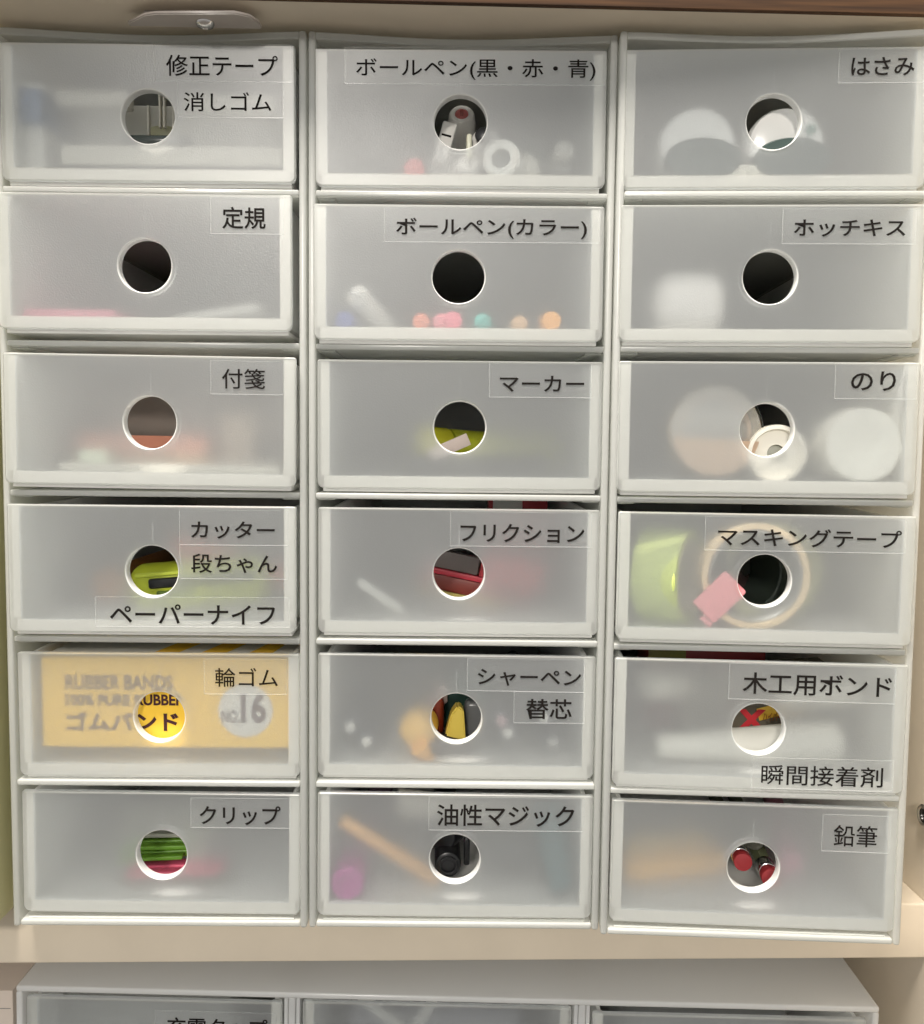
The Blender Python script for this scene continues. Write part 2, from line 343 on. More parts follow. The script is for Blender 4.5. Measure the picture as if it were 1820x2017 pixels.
# top left: correction tapes, eraser
t = it(11, 'correction_tape', 'cream correction tape lying along the bottom of the top left drawer', 'correction tape')
P(t, 'clear_tray', CLEAR, bx, -33, 46, 8, 24, FZ, 7.4, .6); P(t, 'body', OFF, bx, -34, 46, 8, 22, 7.6, 15, 1.2)
t = it(11, 'correction_tape', 'clear boxed correction tape seen through the finger hole of the top left drawer', 'correction tape')
P(t, 'clear_case', FILMC, bx, -39, 45, 22, 40, 15, 39.5, 1.0)
P(t, 'added_backing', pl((.80, .78, .70), .6), bx, -37, 43, 34.2, 35, 16, 38, .2); P(t, 'spool', pl((.62, .60, .36), .4), cyl, (-3, 31, 19.5), (-3, 31, 27.5), 6.4)  # pale backing added inside the clear case to brighten the finger hole
P(t, 'body', OFF, bx, -38, -11, 13, 20, 30, 36, 1.5); P(t, 'body', OFF, bx, 9, 43, 13, 20, 28, 35, 1.5)
for xx, zz in ((-6.5, 33), (-2.2, 37), (-.6, 37), (2.8, 33), (6.4, 20)): P(t, 'rib', OFF, bx, xx, xx+.7, 19, 21.5, zz-12, zz, .15)
P(t, 'dark_base', pl((.045, .055, .05), .18), bx, -13, 12, 9, 21.5, 15.2, 19.2, 1.2)
t = it(11, 'eraser', 'white eraser with a blue sleeve at the left end of the top left drawer', 'eraser')
P(t, 'eraser_block', WHITE, bx, -47.5, -40.5, 10, 34, FZ, 37, 1); P(t, 'sleeve', pl((.10, .17, .30), .5), bx, -48, -40, 7, 26, 22, 34, .5)
# rulers
t = it(12, 'ruler', 'pink plastic ruler lying flat on the drawer bottom', 'ruler'); P(t, 'blade', pl((.80, .28, .36), .35), bx, -47, -14, 9, 190, FZ, 8.0, .3)
t = it(12, 'ruler', 'milky white ruler lying tilted at the right of the pink one', 'ruler')
P(t, 'blade', WHITE, bx, -16, 16, 0, 180, 0, 2.2, .3, M=Matrix.Translation(V(21, 16, 7)) @ Matrix.Rotation(-.16, 4, 'Y'))
# sticky notes
t = it(13, 'sticky_note_pad', 'long cream sticky note pad along the front of its drawer', 'notepad', 'sticky note pads'); P(t, 'sheets', OFF, bx, -36, 44, 10, 34, FZ, 7.4, .3)
t = it(13, 'sticky_note_pad', 'small green sticky note pad on the cream pad', 'notepad', 'sticky note pads'); P(t, 'sheets', pl((.60, .68, .54)), bx, -33, -23, 20, 34, 7.6, 12, .3)
t = it(13, 'sticky_note_pad', 'salmon sticky note pad seen through the finger hole', 'notepad', 'sticky note pads'); P(t, 'sheets', pl((.82, .33, .22), .7), bx, -42, 9, 40, 70, 10.3, 17.8, .3)
P(t, 'lower_sheets', pl((.62, .46, .22), .7), bx, -42, 9, 40.5, 70, FZ, 10.2, .3)
t = it(13, 'sticky_note_pad', 'upright orange sticky note pad at the right side of its drawer', 'notepad', 'sticky note pads'); P(t, 'sheets', pl((.70, .56, .44)), bx, 15, 27, 44, 50, FZ, 27, .3)
t = it(13, 'paper_box', 'grey-brown paper box filling the back of the sticky note drawer', 'box'); P(t, 'carton', pl((.36, .31, .27), .8), bx, -46, 46, 76, 120, FZ, 42, .3)
# cutters
t = it(14, 'cutter', 'yellow-green cutter with a dark slot, seen through the finger hole', 'cutter')
LG = pl((.44, .50, .03), .4)
Mc = Matrix.Translation(V(2, 34, 12)) @ Matrix.Rotation(-.09, 4, 'Y')
P(t, 'body', LG, bx, -21, 34, -7, 7, -8.4, 10, 6.4, 6, M=Mc); P(t, 'bead', pl((.52, .60, .06), .35), bx, -17, 33, -7.8, -6.6, 5.4, 7.0, .5, 3, M=Mc)
P(t, 'slot', BLACK, bx, -12, 30, -8.2, -6.2, .6, 4.6, 1.0, 3, M=Mc); P(t, 'slider', pl((.10, .16, .02)), bx, -9, 6, -8.6, -6.6, -3.0, -.4, .6, 3, M=Mc)
t = it(14, 'cutter', 'orange-red cutter lying behind the yellow-green one', 'cutter')
P(t, 'body', pl((.72, .10, .03)), bx, -8, 42, -4, 4, -4, 4, 2, 3, M=Matrix.Translation(V(2, 46, 24.6)) @ Matrix.Rotation(.25, 4, 'Y'))
t = it(14, 'paper_knife', 'brown paper knife handle at the left of the green cutter', 'knife'); P(t, 'handle', pl((.26, .10, .02), .5), cyl, (-27, 30, 12.5), (-30, 130, 10), 6.5)
# rubber bands
t = it(15, 'rubber_band_box', 'yellow printed carton of rubber bands', 'box')
P(t, 'carton', YEL, bx, -45.5, 48.6, 6.2, 66, 9, 43.4, .4, 1)
P(t, 'white_lid', WHITE, bx, -44.6, 47.8, 9.0, 65, 43.45, 43.7, .05, 1)
for i, xx in enumerate((-6, 12, 30)):
    b = NB(); q = [V(xx, 9, 43.8), V(xx+9, 9, 43.8), V(xx+24, 65, 43.8), V(xx+14, 65, 43.8)]
    q = [V(min(p.x, 47), p.y, p.z) for p in q]
    lo = [b.verts.new(p) for p in q]; hi = [b.verts.new(p+V(0, 0, .1)) for p in q]
    b.faces.new(lo[::-1]); b.faces.new(hi)
    for j in range(4): b.faces.new((lo[j], lo[(j+1) % 4], hi[(j+1) % 4], hi[j]))
    link_mesh('yellow_stripe', b, YEL, t)
text_mesh('lettering', 'RUBBER BANDS', (-36.5, 31, 3.5, 36.6), 6.1, BROWNINK, t, .02)
text_mesh('lettering', '100% PURE RUBBER', (-36.5, 24.9, 7.6, 29.2), 6.1, BROWNINK, t, .03)
text_mesh('lettering', 'ゴムバンド', (-36.5, 15.2, 5.2, 22.6), 6.1, BROWNINK, t, .03)
d = P(t, 'round_badge', WHITE, cyl, (30.5, 6.15, 23.4), (30.5, 5.95, 23.4), 10.2, bev=.05)
text_mesh('lettering', 'NO.', (21.6, 18.6, 28.2, 23.5), 5.9, BROWNINK, d, .02); text_mesh('lettering', '16', (28.8, 18.6, 38.2, 30.4), 5.9, BROWNINK, d, .03)
t = it(15, 'paper_box', 'plain white box carrying the yellow rubber band carton', 'box'); P(t, 'carton', WHITE, bx, -42, 44, 22, 64, FZ, 8.8, .3)
# clips
CG = pl((.12, .26, .02), .35); CC = pl((.62, .62, .52), .2, trans=.6); CPK = pl((.80, .13, .22), .35)
def clipbar(lab, m, x0, x1, y, z, tilt, r=1.5):
    t = it(16, 'slide_clip', lab, 'clip', 'long slide clips'); Mx = Matrix.Translation(V((x0+x1)/2, y, z)) @ Matrix.Rotation(-tilt, 4, 'Y'); h = (x1-x0)/2
    P(t, 'spine', m, bx, -h, h, -3, 3, -r, r, .7, 3, M=Mx); P(t, 'jaw', m, bx, -h+1, h-1, -7.2, -3.3, -r*.5, r*.5, .3, 2, M=Mx)
clipbar('upper green slide clip in the hole', CG, -22, 4, 28, 15.4, .04); clipbar('lower green slide clip in the hole', CG, -24, 3, 26, 11.8, .06)
clipbar('pink slide clip under the green clips', CPK, -20, 18, 24, 7.2, .05); clipbar('topmost clear slide clip in the clip drawer', CC, -26, 12, 36, 26, .02)
clipbar('clear slide clip just above the green clips', CC, -26, 15, 30, 19.6, .03); clipbar('second clear slide clip from the top', CC, -24, 14, 33, 23, .02)
clipbar('clear slide clip lying on the drawer bottom', CC, -22, 22, 22, 3.2, .02)
t = it(16, 'slide_clip', 'short clear clip with a round end at the right of the green clips', 'clip', 'long slide clips'); P(t, 'spine', CC, ring, (8, 24, 14), (.2, 1, 0), 3.4, 1.4, 5)
# ballpoint pens, black red blue
WP = pl((.72, .70, .66), .3)
t = it(21, 'ballpoint_pen', 'thick white pen with a red button, highest in the finger hole', 'pen', 'pens in the top middle drawer')
P(t, 'barrel', WP, lathe, [(2.7, 3), (2.7, 0), (4.2, 0), (4.9, 1.0), (5.3, 5), (4.9, 56), (0, 56)], M=frame_to((.4, 30, 35.5), (.02, 1, -.5))); P(t, 'button', pl((.40, .12, .11), .35), cyl, (.4, 30.4, 35.6), (.42, 33, 34.3), 2.6, bev=.3); P(t, 'button_rib', pl((.26, .06, .05), .35), bx, -.2, 1.0, 29.9, 30.6, 34.2, 37.2, .2)
t = it(21, 'ballpoint_pen', 'white pen whose flat printed clip fills the lower left of the finger hole', 'pen', 'pens in the top middle drawer')
Mq = Matrix.Translation(V(-5.6, 13, 19.5)) @ Matrix.Rotation(.25, 4, 'Y') @ Matrix.Rotation(-.25, 4, 'X')
P(t, 'clip', WP, bx, -2.7, 2.7, -.8, .8, -9, 8, .7, 3, M=Mq); P(t, 'print', INK, bx, -1.9, 1.7, -.9, -.82, 1.8, 2.6, 0, 1, M=Mq); P(t, 'print', INK, bx, -.6, .2, -.9, -.82, -4, -2.4, 0, 1, M=Mq)
P(t, 'barrel', WP, cyl, (-6, 20, 12), (-12, 130, 8), 5.5)
t = it(21, 'ballpoint_pen', 'white pen with a slim upright clip in the middle of the finger hole', 'pen', 'pens in the top middle drawer')
P(t, 'clip', pl((.80, .79, .62), .3), bx, 2.2, 4.2, 9, 11, 12.5, 21.5, .8, 3); P(t, 'barrel', WP, cyl, (3, 14, 11), (6, 130, 8), 4.5)
t = it(21, 'ballpoint_pen', 'white pen with a black end at the right of the finger hole', 'pen', 'pens in the top middle drawer')
P(t, 'barrel', WP, cyl, (8.8, 12, 20), (20, 120, 9), 4.9, 4.9, 1); P(t, 'button', BLACK, cyl, (7.8, 8.5, 21), (8.6, 13, 20.6), 2.7); P(t, 'slot', BLACK, bx, 6.6, 8.6, 10.6, 12.6, 15.5, 19, .4)
t = it(21, 'ballpoint_pen', 'fat white pen end with a grey round opening, against the front panel', 'pen', 'pens in the top middle drawer')
P(t, 'barrel', WHITE, lathe, [(3.4, 3), (3.4, 0), (6.0, 0), (6.9, .9), (6.9, 12), (6.2, 110), (0, 110)], M=frame_to((14.4, 3.0, 10.7), (.25, 1, -.02))); P(t, 'plug', GREY, cyl, (14.6, 5.2, 10.7), (15, 8, 10.7), 3.35, bev=.2)
t = it(21, 'ballpoint_pen', 'cream pen lying at the right of the fat white pen end', 'pen', 'pens in the top middle drawer'); P(t, 'barrel', OFF, cyl, (23.5, 12, 9.3), (32, 120, 9), 5.6, 5)
t = it(21, 'ballpoint_pen', 'pen with a red end on the drawer bottom', 'pen', 'pens in the top middle drawer'); P(t, 'barrel', WP, cyl, (-16.6, 14, 7.5), (-20, 120, 7.5), 3.8); P(t, 'cap', RED, cyl, (-16.5, 5, 7.5), (-16.6, 13.8, 7.5), 3.7)
t = it(21, 'ballpoint_pen', 'clear pen tip at the right side of the top middle drawer', 'pen', 'pens in the top middle drawer'); P(t, 'barrel', pl((.8, .78, .7), .1, trans=.5), cyl, (37.4, 7, 15), (34, 60, 6), 3.6, 4.2); P(t, 'cap', CLEAR, cyl, (37, 8, 9.3), (37, 20, 7), 3)
t = it(21, 'ballpoint_pen', 'dark green pen lying at the right of the finger hole', 'pen', 'pens in the top middle drawer'); P(t, 'barrel', DGREEN, cyl, (28, 44, 24), (40, 150, 10), 6)
t = it(21, 'ballpoint_pen', 'dark teal pen at the left side of the top middle drawer', 'pen', 'pens in the top middle drawer'); P(t, 'barrel', pl((.03, .12, .13)), cyl, (-38, 30, 6), (-8, 150, 9), 5)
# coloured pens
for x, y, r, c, nm in ((-41.5, 7, 3.6, (.05, .08, .35), 'blue'), (-13.4, 6, 3.4, (.82, .22, .12), 'orange-red'), (-1.9, 3.6, 3.6, (.88, .16, .24), 'pink'), (9.2, 7, 3.5, (.03, .38, .33), 'teal'),
                       (22.5, 7, 3.2, (.82, .50, .26), 'beige'), (33.6, 3.6, 3.8, (.92, .42, .08), 'orange'), (-6.2, 6.5, 3.4, (.85, .25, .30), 'pale red')):
    t = it(22, 'ballpoint_pen', nm + ' pen end on the bottom of the coloured pen drawer', 'pen', 'coloured pens seen end on')
    P(t, 'cap', pl(c), cyl, (x, y, FZ+r+.3), (x*.98, y+8, FZ+r+.3), r*.92, r, .8); P(t, 'barrel', pl((.6, .6, .58), .15, trans=.4), cyl, (x*.98, y+8.2, FZ+r+.3), (x*.9, 140, FZ+r+.3), r)
t = it(22, 'ballpoint_pen', 'white pen slanting down at the left of the coloured pens', 'pen', 'coloured pens seen end on'); P(t, 'barrel', WHITE, cyl, (-37.5, 13, 17.5), (-26, 30, 5.8), 4.2, 3.6); P(t, 'tip', STEEL, cyl, (-37.6, 10.6, 18.6), (-37.5, 12.9, 17.6), 1.8)
# markers
t = it(23, 'marker', 'yellow-green marker lying across behind the finger hole', 'marker')
P(t, 'barrel', pl((.36, .38, .02), .35), cyl, (-4.6, 38, 15.5), (40, 66, 13), 6.8); P(t, 'cap', pl((.62, .58, .03), .25), cyl, (-15, 31.5, 16), (-5, 37.7, 15.6), 7.2, 7.0, 1.2)
t = it(23, 'marker', 'dark marker on the drawer bottom under the yellow-green one', 'marker'); P(t, 'barrel', BLACK, cyl, (-20, 24, 8), (34, 34, 8), 4.4)
t = it(23, 'paper_strip', 'folded white paper strip leaning in front of the yellow-green marker', 'paper')
P(t, 'sheet', pl((.66, .55, .50), .7), bx, -9, 6.6, -.25, .25, -2.6, 2.6, .1, M=Matrix.Translation(V(-2.6, 15, 15.6)) @ Matrix.Rotation(-.42, 4, 'Y') @ Matrix.Rotation(.5, 4, 'X'))
# erasable pens
t = it(24, 'pen_package', 'red and dark package of erasable pens behind the finger hole', 'package')
Mr = Matrix.Translation(V(0, 40, 16)) @ Matrix.Rotation(.20, 4, 'Y')
P(t, 'red_card', pl((.46, .03, .05), .35), bx, -14, 34, 0, 10, -1.2, 1.0, .3, M=Mr); P(t, 'red_end', pl((.42, .04, .05), .35), bx, 8, 34, -.4, 9, 1.2, 12, .6, M=Mr)
P(t, 'clear_window', pl((.16, .13, .12), .1), bx, -16, 7.5, 1, 9, 1.2, 8.5, .6, M=Mr); P(t, 'lower_card', pl((.20, .03, .02), .4), bx, -16, 30, .5, 9, -7.5, -1.4, .4, M=Mr); P(t, 'yellow_edge', pl((.42, .34, .07)), bx, -16, 22, -.3, 2, -9.4, -7.6, .3, M=Mr)
t = it(24, 'erasable_pen', 'pale slim pen slanting at the left of the erasable pen drawer', 'pen'); P(t, 'barrel', WHITE, cyl, (-38, 15, 17), (-22, 20, 5), 1.6, 2.2)
t = it(24, 'pen_package', 'upright red and white box behind the right half of the erasable pen drawer', 'package'); P(t, 'carton', pl((.50, .05, .06)), bx, 14, 42, 104, 130, FZ, 44.0, .3); P(t, 'white_band', WHITE, bx, 16, 30, 103.5, 103.9, 36, 43, .1)
# mechanical pencils
t = it(25, 'mechanical_pencil', 'pencil with a fat yellow cap at the left of the finger hole', 'pencil', 'mechanical pencils')
P(t, 'cap', pl((.90, .52, .07)), lathe, [(0, 0), (3, .3), (6, 2.2), (7.4, 6), (7.2, 14), (0, 15)], M=frame_to((-15.5, 9, 13.5), (.1, 1, .0))); P(t, 'tip', pl((.92, .48, .10)), cyl, (-14.2, 8.6, 9), (-9, 11, 2.2), 4.0, 1.4)
P(t, 'barrel', pl((.5, .3, .06)), cyl, (-14, 24.5, 13), (-10, 140, 6), 4)
for x, y, z in ((-40.6, 16, 15), (-34, 14, 10), (20, 16, 13.4), (17.6, 18, 17.5), (38, 22, 8), (33, 12, 21)):
    t = it(25, 'mechanical_pencil', {-40.6: 'dark pencil with a small white end, far left and higher', -34: 'dark pencil with a bright white end at the left, lower of two', 20: 'dark pencil with a white end at the right of the finger hole', 17.6: 'dark pencil with a dim pinkish end above its neighbour right of the hole', 38: 'dark pencil with a pale end low at the far right', 33: 'clear-ended pencil just under the second label'}[x], 'pencil', 'mechanical pencils')
    P(t, 'barrel', pl((.045, .05, .07)), cyl, (x, y-1.8, z), (x*.9, 150, max(5, z*.5)), 3.6); P(t, 'button', WHITE if x != 17.6 else pl((.6, .4, .42)), cyl, (x, y-5, z), (x, y-2, z), 2.0, bev=.8)
t = it(25, 'lead_case', 'yellow pointed lead case in the middle of the finger hole', 'case')
b = NB(); q = [(-4.6, 10.5), (3.6, 8.5), (2.6, 21), (.2, 22.5), (-2.4, 19)]
lo = [b.verts.new(V(x+.3, 16, z)) for x, z in q]; hi = [b.verts.new(V(x*.95, 24, z)) for x, z in q]
b.faces.new(lo); b.faces.new(hi[::-1])
for j in range(5): b.faces.new((lo[j], lo[(j+1) % 5], hi[(j+1) % 5], hi[j]))
bmesh.ops.bevel(b, geom=list(b.edges), offset=.7, segments=3, affect='EDGES'); link_mesh('shell', b, pl((.62, .46, .07), .4), t)
t = it(25, 'lead_case', 'dark red lead case at the left edge of the finger hole', 'case'); P(t, 'shell', pl((.24, .03, .01), .3), bx, -10.5, -5, 24, 34, 8, 23, 2, 3); P(t, 'lid', pl((.6, .45, .4), .2), bx, -8.5, -3.6, 30, 36, 19, 27, 1)
t = it(25, 'lead_case', 'dark green lead case behind the yellow one', 'case'); P(t, 'shell', pl((.02, .06, .045), .3), bx, -5, 14, 34, 46, 6, 31, 2, 3); P(t, 'lid', pl((.10, .10, .10), .25), bx, 3.2, 12, 24, 32, 5, 22, 2, 3)
t = it(25, 'lead_case', 'grey-brown lead case lowest in the finger hole', 'case'); P(t, 'shell', pl((.055, .045, .045), .3), bx, -12, 6, 14, 30, 3, 9, 1.5, 3)
# oil markers
t = it(26, 'pencil', 'orange pencil slanting from upper left down to the finger hole', 'pencil'); P(t, 'barrel', pl((.85, .46, .16), .5), cyl, (-43.5, 10, 33), (-7, 21, 4.6), 2.6, 3.0, n=6, bev=.2)
t = it(26, 'marker', 'purple marker seen end on at the lower left of the bottom middle drawer', 'marker'); P(t, 'cap', pl((.42, .05, .28)), lathe, [(0, 1.2), (3.4, 1.2), (3.8, 0), (5.6, 0), (6.3, .8), (6.5, 16), (0, 16)], M=frame_to((-40.6, 4.5, 10.1), (0, 1, 0))); P(t, 'barrel', pl((.5, .3, .45)), cyl, (-40.5, 22.8, 10.1), (-34, 140, 10), 5.6)
t = it(26, 'marker', 'black marker seen end on in the finger hole', 'marker', 'black oil-based markers'); P(t, 'barrel', BLACK, cyl, (-2.6, 18, 11.5), (-6, 130, 9), 5.2, 5.2, 1.2); P(t, 'end_ring', BLACK, ring, (-2.5, 17.6, 11.5), (0, 1, 0), 3.8, 2.6, 1, .2)
t = it(26, 'marker', 'black marker cap with a clip, upper in the finger hole', 'marker', 'black oil-based markers'); P(t, 'cap', BLACK, cyl, (-6, 26, 19.5), (8, 60, 19), 6.6, 6.6, 1.5); P(t, 'clip', BLACK, bx, 3.6, 6, 24, 27, 8.5, 20, .8, 3)
t = it(26, 'marker', 'white-bodied marker lying across the top of the bottom middle drawer', 'marker'); P(t, 'barrel', OFF, cyl, (-24, 34, 31), (32, 42, 22.5), 5.0, 4.6); P(t, 'cap', pl((.3, .3, .28)), cyl, (32.2, 42, 22.4), (44, 44, 20.6), 4.8)
t = it(26, 'marker', 'dark teal marker leaning at the right side of the bottom middle drawer', 'marker'); P(t, 'barrel', pl((.025, .09, .10)), cyl, (37, 26, 33), (41, 8, 7), 7.5, 4.4)
t = it(26, 'marker', 'dark grey marker lying behind the teal one', 'marker'); P(t, 'barrel', pl((.05, .055, .055)), cyl, (12, 24, 17), (34, 26, 15), 7.5)
# scissors
def arch(bm, cx, y0, y1, cz, ro, ri, sz): ring(bm, (cx, (y0+y1)/2, cz), (0, 1, 0), ro, ri, y1-y0, 1.4, 56, 1.0, sz)
for cx, lab in ((-24, 'scissors with a white handle at the left of the top right drawer'), (7.2, 'scissors with a white handle showing in the finger hole')):
    t = it(31, 'scissors', lab, 'scissors', 'scissors in the top right drawer')
    P(t, 'handle', pl((.90, .89, .86), .18), cyl, (cx, 9.4, 17.4), (cx, 32, 17.4), 13.6, 13.6, 2.5)
    P(t, 'grip_lining', pl((.035, .055, .05), .3), lathe, [(0, 0), (12.4, 0), (13.3, .9), (13.3, 6), (0, 6)], M=frame_to((cx+.8, 3.2, 10.9), (0, 1, 0)), sx=1, sy=.56)
    P(t, 'blade', STEEL, bx, cx-4, cx+5, 34.2, 150, 12, 13.4, .3)
    if cx > 0: P(t, 'emblem', pl((.04, .16, .12), .3), cyl, (cx+8.2, 8.7, 22.4), (cx+8.1, 9.9, 22.3), 1.9, bev=.2)
t = it(31, 'scissors', 'slim scissors lying flat with a cream handle along the drawer bottom', 'scissors', 'scissors in the top right drawer'); P(t, 'handle', OFF, bx, -33, 9, 4.4, 5.3, FZ, 9.0, .5, 3); P(t, 'blade', STEEL, bx, 9.3, 44, 4.5, 5.1, 3.6, 5, .2)
# stapler
t = it(32, 'stapler', 'white stapler standing at the left of its drawer', 'stapler')
P(t, 'body', pl((.86, .83, .80), .4), bx, -37, -10, 18, 62, 6, 28, 7.5, 6); P(t, 'base', WHITE, bx, -37, -9, 15, 70, FZ, 5.8, 1)
# glue
def half_disc(t):
    b = NB(); q = [(-14.8+15.8*math.cos(math.radians(a)), 21.6+15.8*math.sin(math.radians(a))) for a in range(188, 353, 8)]
    lo = [b.verts.new(V(x, 12.0, z)) for x, z in q]; hi = [b.verts.new(V(x, 13.0, z)) for x, z in q]
    b.faces.new(lo); b.faces.new(hi[::-1])
    for k in range(len(q)): b.faces.new((lo[k], hi[k], hi[(k+1) % len(q)], lo[(k+1) % len(q)]))
    link_mesh('lower_half', b, pl((.74, .54, .38), .4, trans=.35), t)
t = it(33, 'tape_roll', 'clear amber tape roll standing at the left of the glue drawer', 'tape roll')
P(t, 'winding', pl((.60, .42, .16), .15, trans=.55), ring, (-14.8, 22, 21.6), (0, 1, 0), 17.2, 13.4, 13, .6); P(t, 'core', pl((.70, .45, .28), .5), ring, (-14.8, 22, 21.6), (0, 1, 0), 13.2, 11.6, 13.2, .3); P(t, 'reflector', pl((.58, .40, .16), .5), bx, -26, -3.6, 24, 27, 8.2, 20, 1)
P(t, 'film', pl((.86, .85, .80), .25, trans=.75), cyl, (-14.8, 13.4, 21.6), (-14.8, 14.4, 21.6), 16.6, bev=.3); half_disc(t); P(t, 'outer_film', CLEAR, ring, (-14.8, 22, 21.6), (0, 1, 0), 17.9, 17.3, 14, .3)
t = it(33, 'glue_pot', 'open white glue pot lid in the finger hole', 'pot')
P(t, 'lid', pl((.86, .82, .72), .4), lathe, [(3.2, 4.4), (3.2, 1.8), (8.6, 1.8), (8.9, 0), (10.2, .2), (10.5, 1), (10.2, 30), (0, 30)], M=frame_to((6.8, 10.5, 14.1), (.1, 1, 0))); P(t, 'nozzle_hole', pl((.40, .40, .34)), cyl, (7, 14, 14.1), (7.2, 17, 14.1), 3.15, bev=.1)
t = it(33, 'glue_stick', 'big bright white glue stick cap at the right, close to the front panel', 'glue stick')
P(t, 'cap', pl((.90, .88, .80), .4), lathe, [(0, 1.0), (4, 1.0), (6, .2), (12.2, 0), (13.3, 1.0), (13.6, 26), (0, 26)], M=frame_to((35.6, 4.6, 17.2), (.04, 1, 0)), n=56)
t = it(33, 'glue_bottle', 'black glue bottle far back in the glue drawer', 'bottle'); P(t, 'body', pl((.05, .045, .045), .3), cyl, (16, 70, 13), (34, 90, 13), 11)
# masking tape
t = it(34, 'masking_tape', 'yellow-green masking tape roll standing on edge at the left', 'tape roll')
Dg = (math.cos(math.radians(28)), -math.sin(math.radians(28)), 0); P(t, 'winding', pl((.52, .60, .20), .95), ring, (-31, 19, 21.2), Dg, 17.6, 14.2, 17, .5); P(t, 'core', pl((.5, .45, .35), .8), ring, (-31, 19, 21.2), Dg, 14.0, 13.0, 17, .2)
t = it(34, 'masking_tape', 'beige masking tape roll standing upright around the finger hole', 'tape roll')
P(t, 'winding', pl((.86, .66, .40), .6), ring, (-1.6, 11.9, 23), (0, 1, 0), 19.5, 17.1, 12, .4, 96); P(t, 'core', pl((.75, .76, .72), .2, trans=.6), ring, (-1.6, 11.9, 23), (0, 1, 0), 16.9, 15.8, 11, .3)
t = it(34, 'masking_tape', 'dark grey-green tape roll inside the beige one', 'tape roll'); P(t, 'winding', pl((.03, .04, .032), .5), ring, (0, 36, 20.8), (-.5, 1, 0), 17, 12.8, 18, .6); P(t, 'core', pl((.10, .06, .055), .6), ring, (8, 56, 20), (-.3, 1, 0), 16, 4, 4, .3)
t = it(34, 'masking_tape', 'olive tape roll behind the right side of the beige one', 'tape roll'); P(t, 'winding', pl((.42, .42, .20), .6), ring, (8, 27, 22.5), (0, 1, 0), 19, 15, 10, .4)
t = it(34, 'page_marker', 'pink rounded page marker touching the finger hole from the left', 'tab')
Mp = Matrix.Translation(V(-14.8, 4.5, 15.4)) @ Matrix.Rotation(-.80, 4, 'Y')
P(t, 'tab', pl((.86, .30, .32), .4), bx, -8.2, 8.4, -1.1, 1.1, -5.6, 5.6, 1.05, 5, M=Mp)
P(t, 'clip', pl((.86, .34, .36), .4), cyl, (-21, 4.8, 8.0), (-17.4, 4.8, 4.9), 1.0)
# wood glue
t = it(35, 'glue_tube', 'white glue tube slanting across below the printed carton', 'glue tube')
P(t, 'tube', pl((.84, .82, .74), .4), cyl, (-34, 17, 9.4), (36, 22, 11.8), 4.6, 8.2, 3)
t = it(35, 'glue_carton', 'printed glue carton with a red X and a yellow band, in the finger hole', 'carton')
Mg = Matrix.Translation(V(4, 36, 24)) @ Matrix.Rotation(-.10, 4, 'Y')
cb = P(t, 'carton', pl((.16, .14, .10), .5), bx, -26, 34, 0, 14, -12, 11, .4, M=Mg)
P(t, 'yellow_band', pl((.80, .50, .05), .5), bx, 6, 26, -.3, -.05, -2.6, 2.4, .05, M=Matrix.Translation(V(4, 35.6, 16)) @ Matrix.Rotation(-.28, 4, 'Y') @ Matrix.Translation(V(-.5, 0, 0)))
text_mesh('lettering', 'X', (1.0, 11.0, 12.6, 19.6), 35.2, pl((.62, .03, .04), .5), t, .05)
text_mesh('lettering', 'ハイパー', (11.2, 15.2, 18.6, 18.6), 35.0, pl((.36, .10, .01), .5), t, .02)
t = it(35, 'glue_tube', 'pale glue tube lying high at the right of the wood glue drawer', 'glue tube'); P(t, 'tube', OFF, cyl, (14, 30, 27), (44, 24, 32), 5, 6)
t = it(35, 'glue_tube', 'pale glue bottle lying high at the left of the wood glue drawer', 'glue tube'); P(t, 'tube', OFF, cyl, (-36, 26, 31), (-12, 46, 26), 5.5, 5)
t = it(35, 'glue_carton', 'dark red carton whose top shows in the gap above the wood glue drawer', 'carton'); P(t, 'carton', pl((.30, .03, .03)), bx, -30, 20, 66, 100, FZ, 44.2, .3); P(t, 'olive_print', pl((.22, .20, .05)), bx, -30, -14, 65.6, 65.95, 30, 44, .1)
# pencils
for (x, y, z), lab in (((1.6, 20, 15), 'red pencil end, left of the two in the finger hole'), ((10.4, 13, 12.4), 'red pencil end with a steel ferrule, right of the two in the finger hole')):
    t = it(36, 'pencil', lab, 'pencil', 'pencils in the bottom right drawer'); e = (x+10, 130, 7 if x < 5 else 9)
    P(t, 'end', pl((.34, .025, .03), .6), cyl, (x, y, z), (x+.4, y+5, z-.2), 3.5, 3.5, .35); P(t, 'ferrule', STEEL, cyl, (x+.4, y+5.2, z-.2), (x+1, y+13, z-.6), 3.6); P(t, 'barrel', pl((.12, .13, .07)), cyl, (x+1, y+13.2, z-.6), e, 3.4, n=6, bev=.1)
t = it(36, 'pencil', 'orange pencil lying crosswise at the left of the finger hole', 'pencil', 'pencils in the bottom right drawer'); P(t, 'barrel', pl((.88, .50, .14)), cyl, (-44, 26, 8), (-4, 36, 9), 5.4, n=6, bev=.3)
t = it(36, 'pencil', 'yellowish pencil under the orange one', 'pencil', 'pencils in the bottom right drawer'); P(t, 'barrel', pl((.75, .56, .24)), cyl, (-42, 34, 13.6), (-8, 44, 13.6), 3.5, n=6, bev=.3)
t = it(36, 'pencil', 'pink pencil at the right of the finger hole', 'pencil', 'pencils in the bottom right drawer'); P(t, 'barrel', pl((.62, .22, .32)), cyl, (22, 28, 12), (40, 120, 7), 4.4)
t = it(36, 'steel_sharpener', 'shiny grey sharpener above the right red pencil end', 'sharpener'); P(t, 'block', pl((.15, .15, .12), .2, metal=.6), cyl, (8, 32, 20), (16, 44, 19), 5.0)

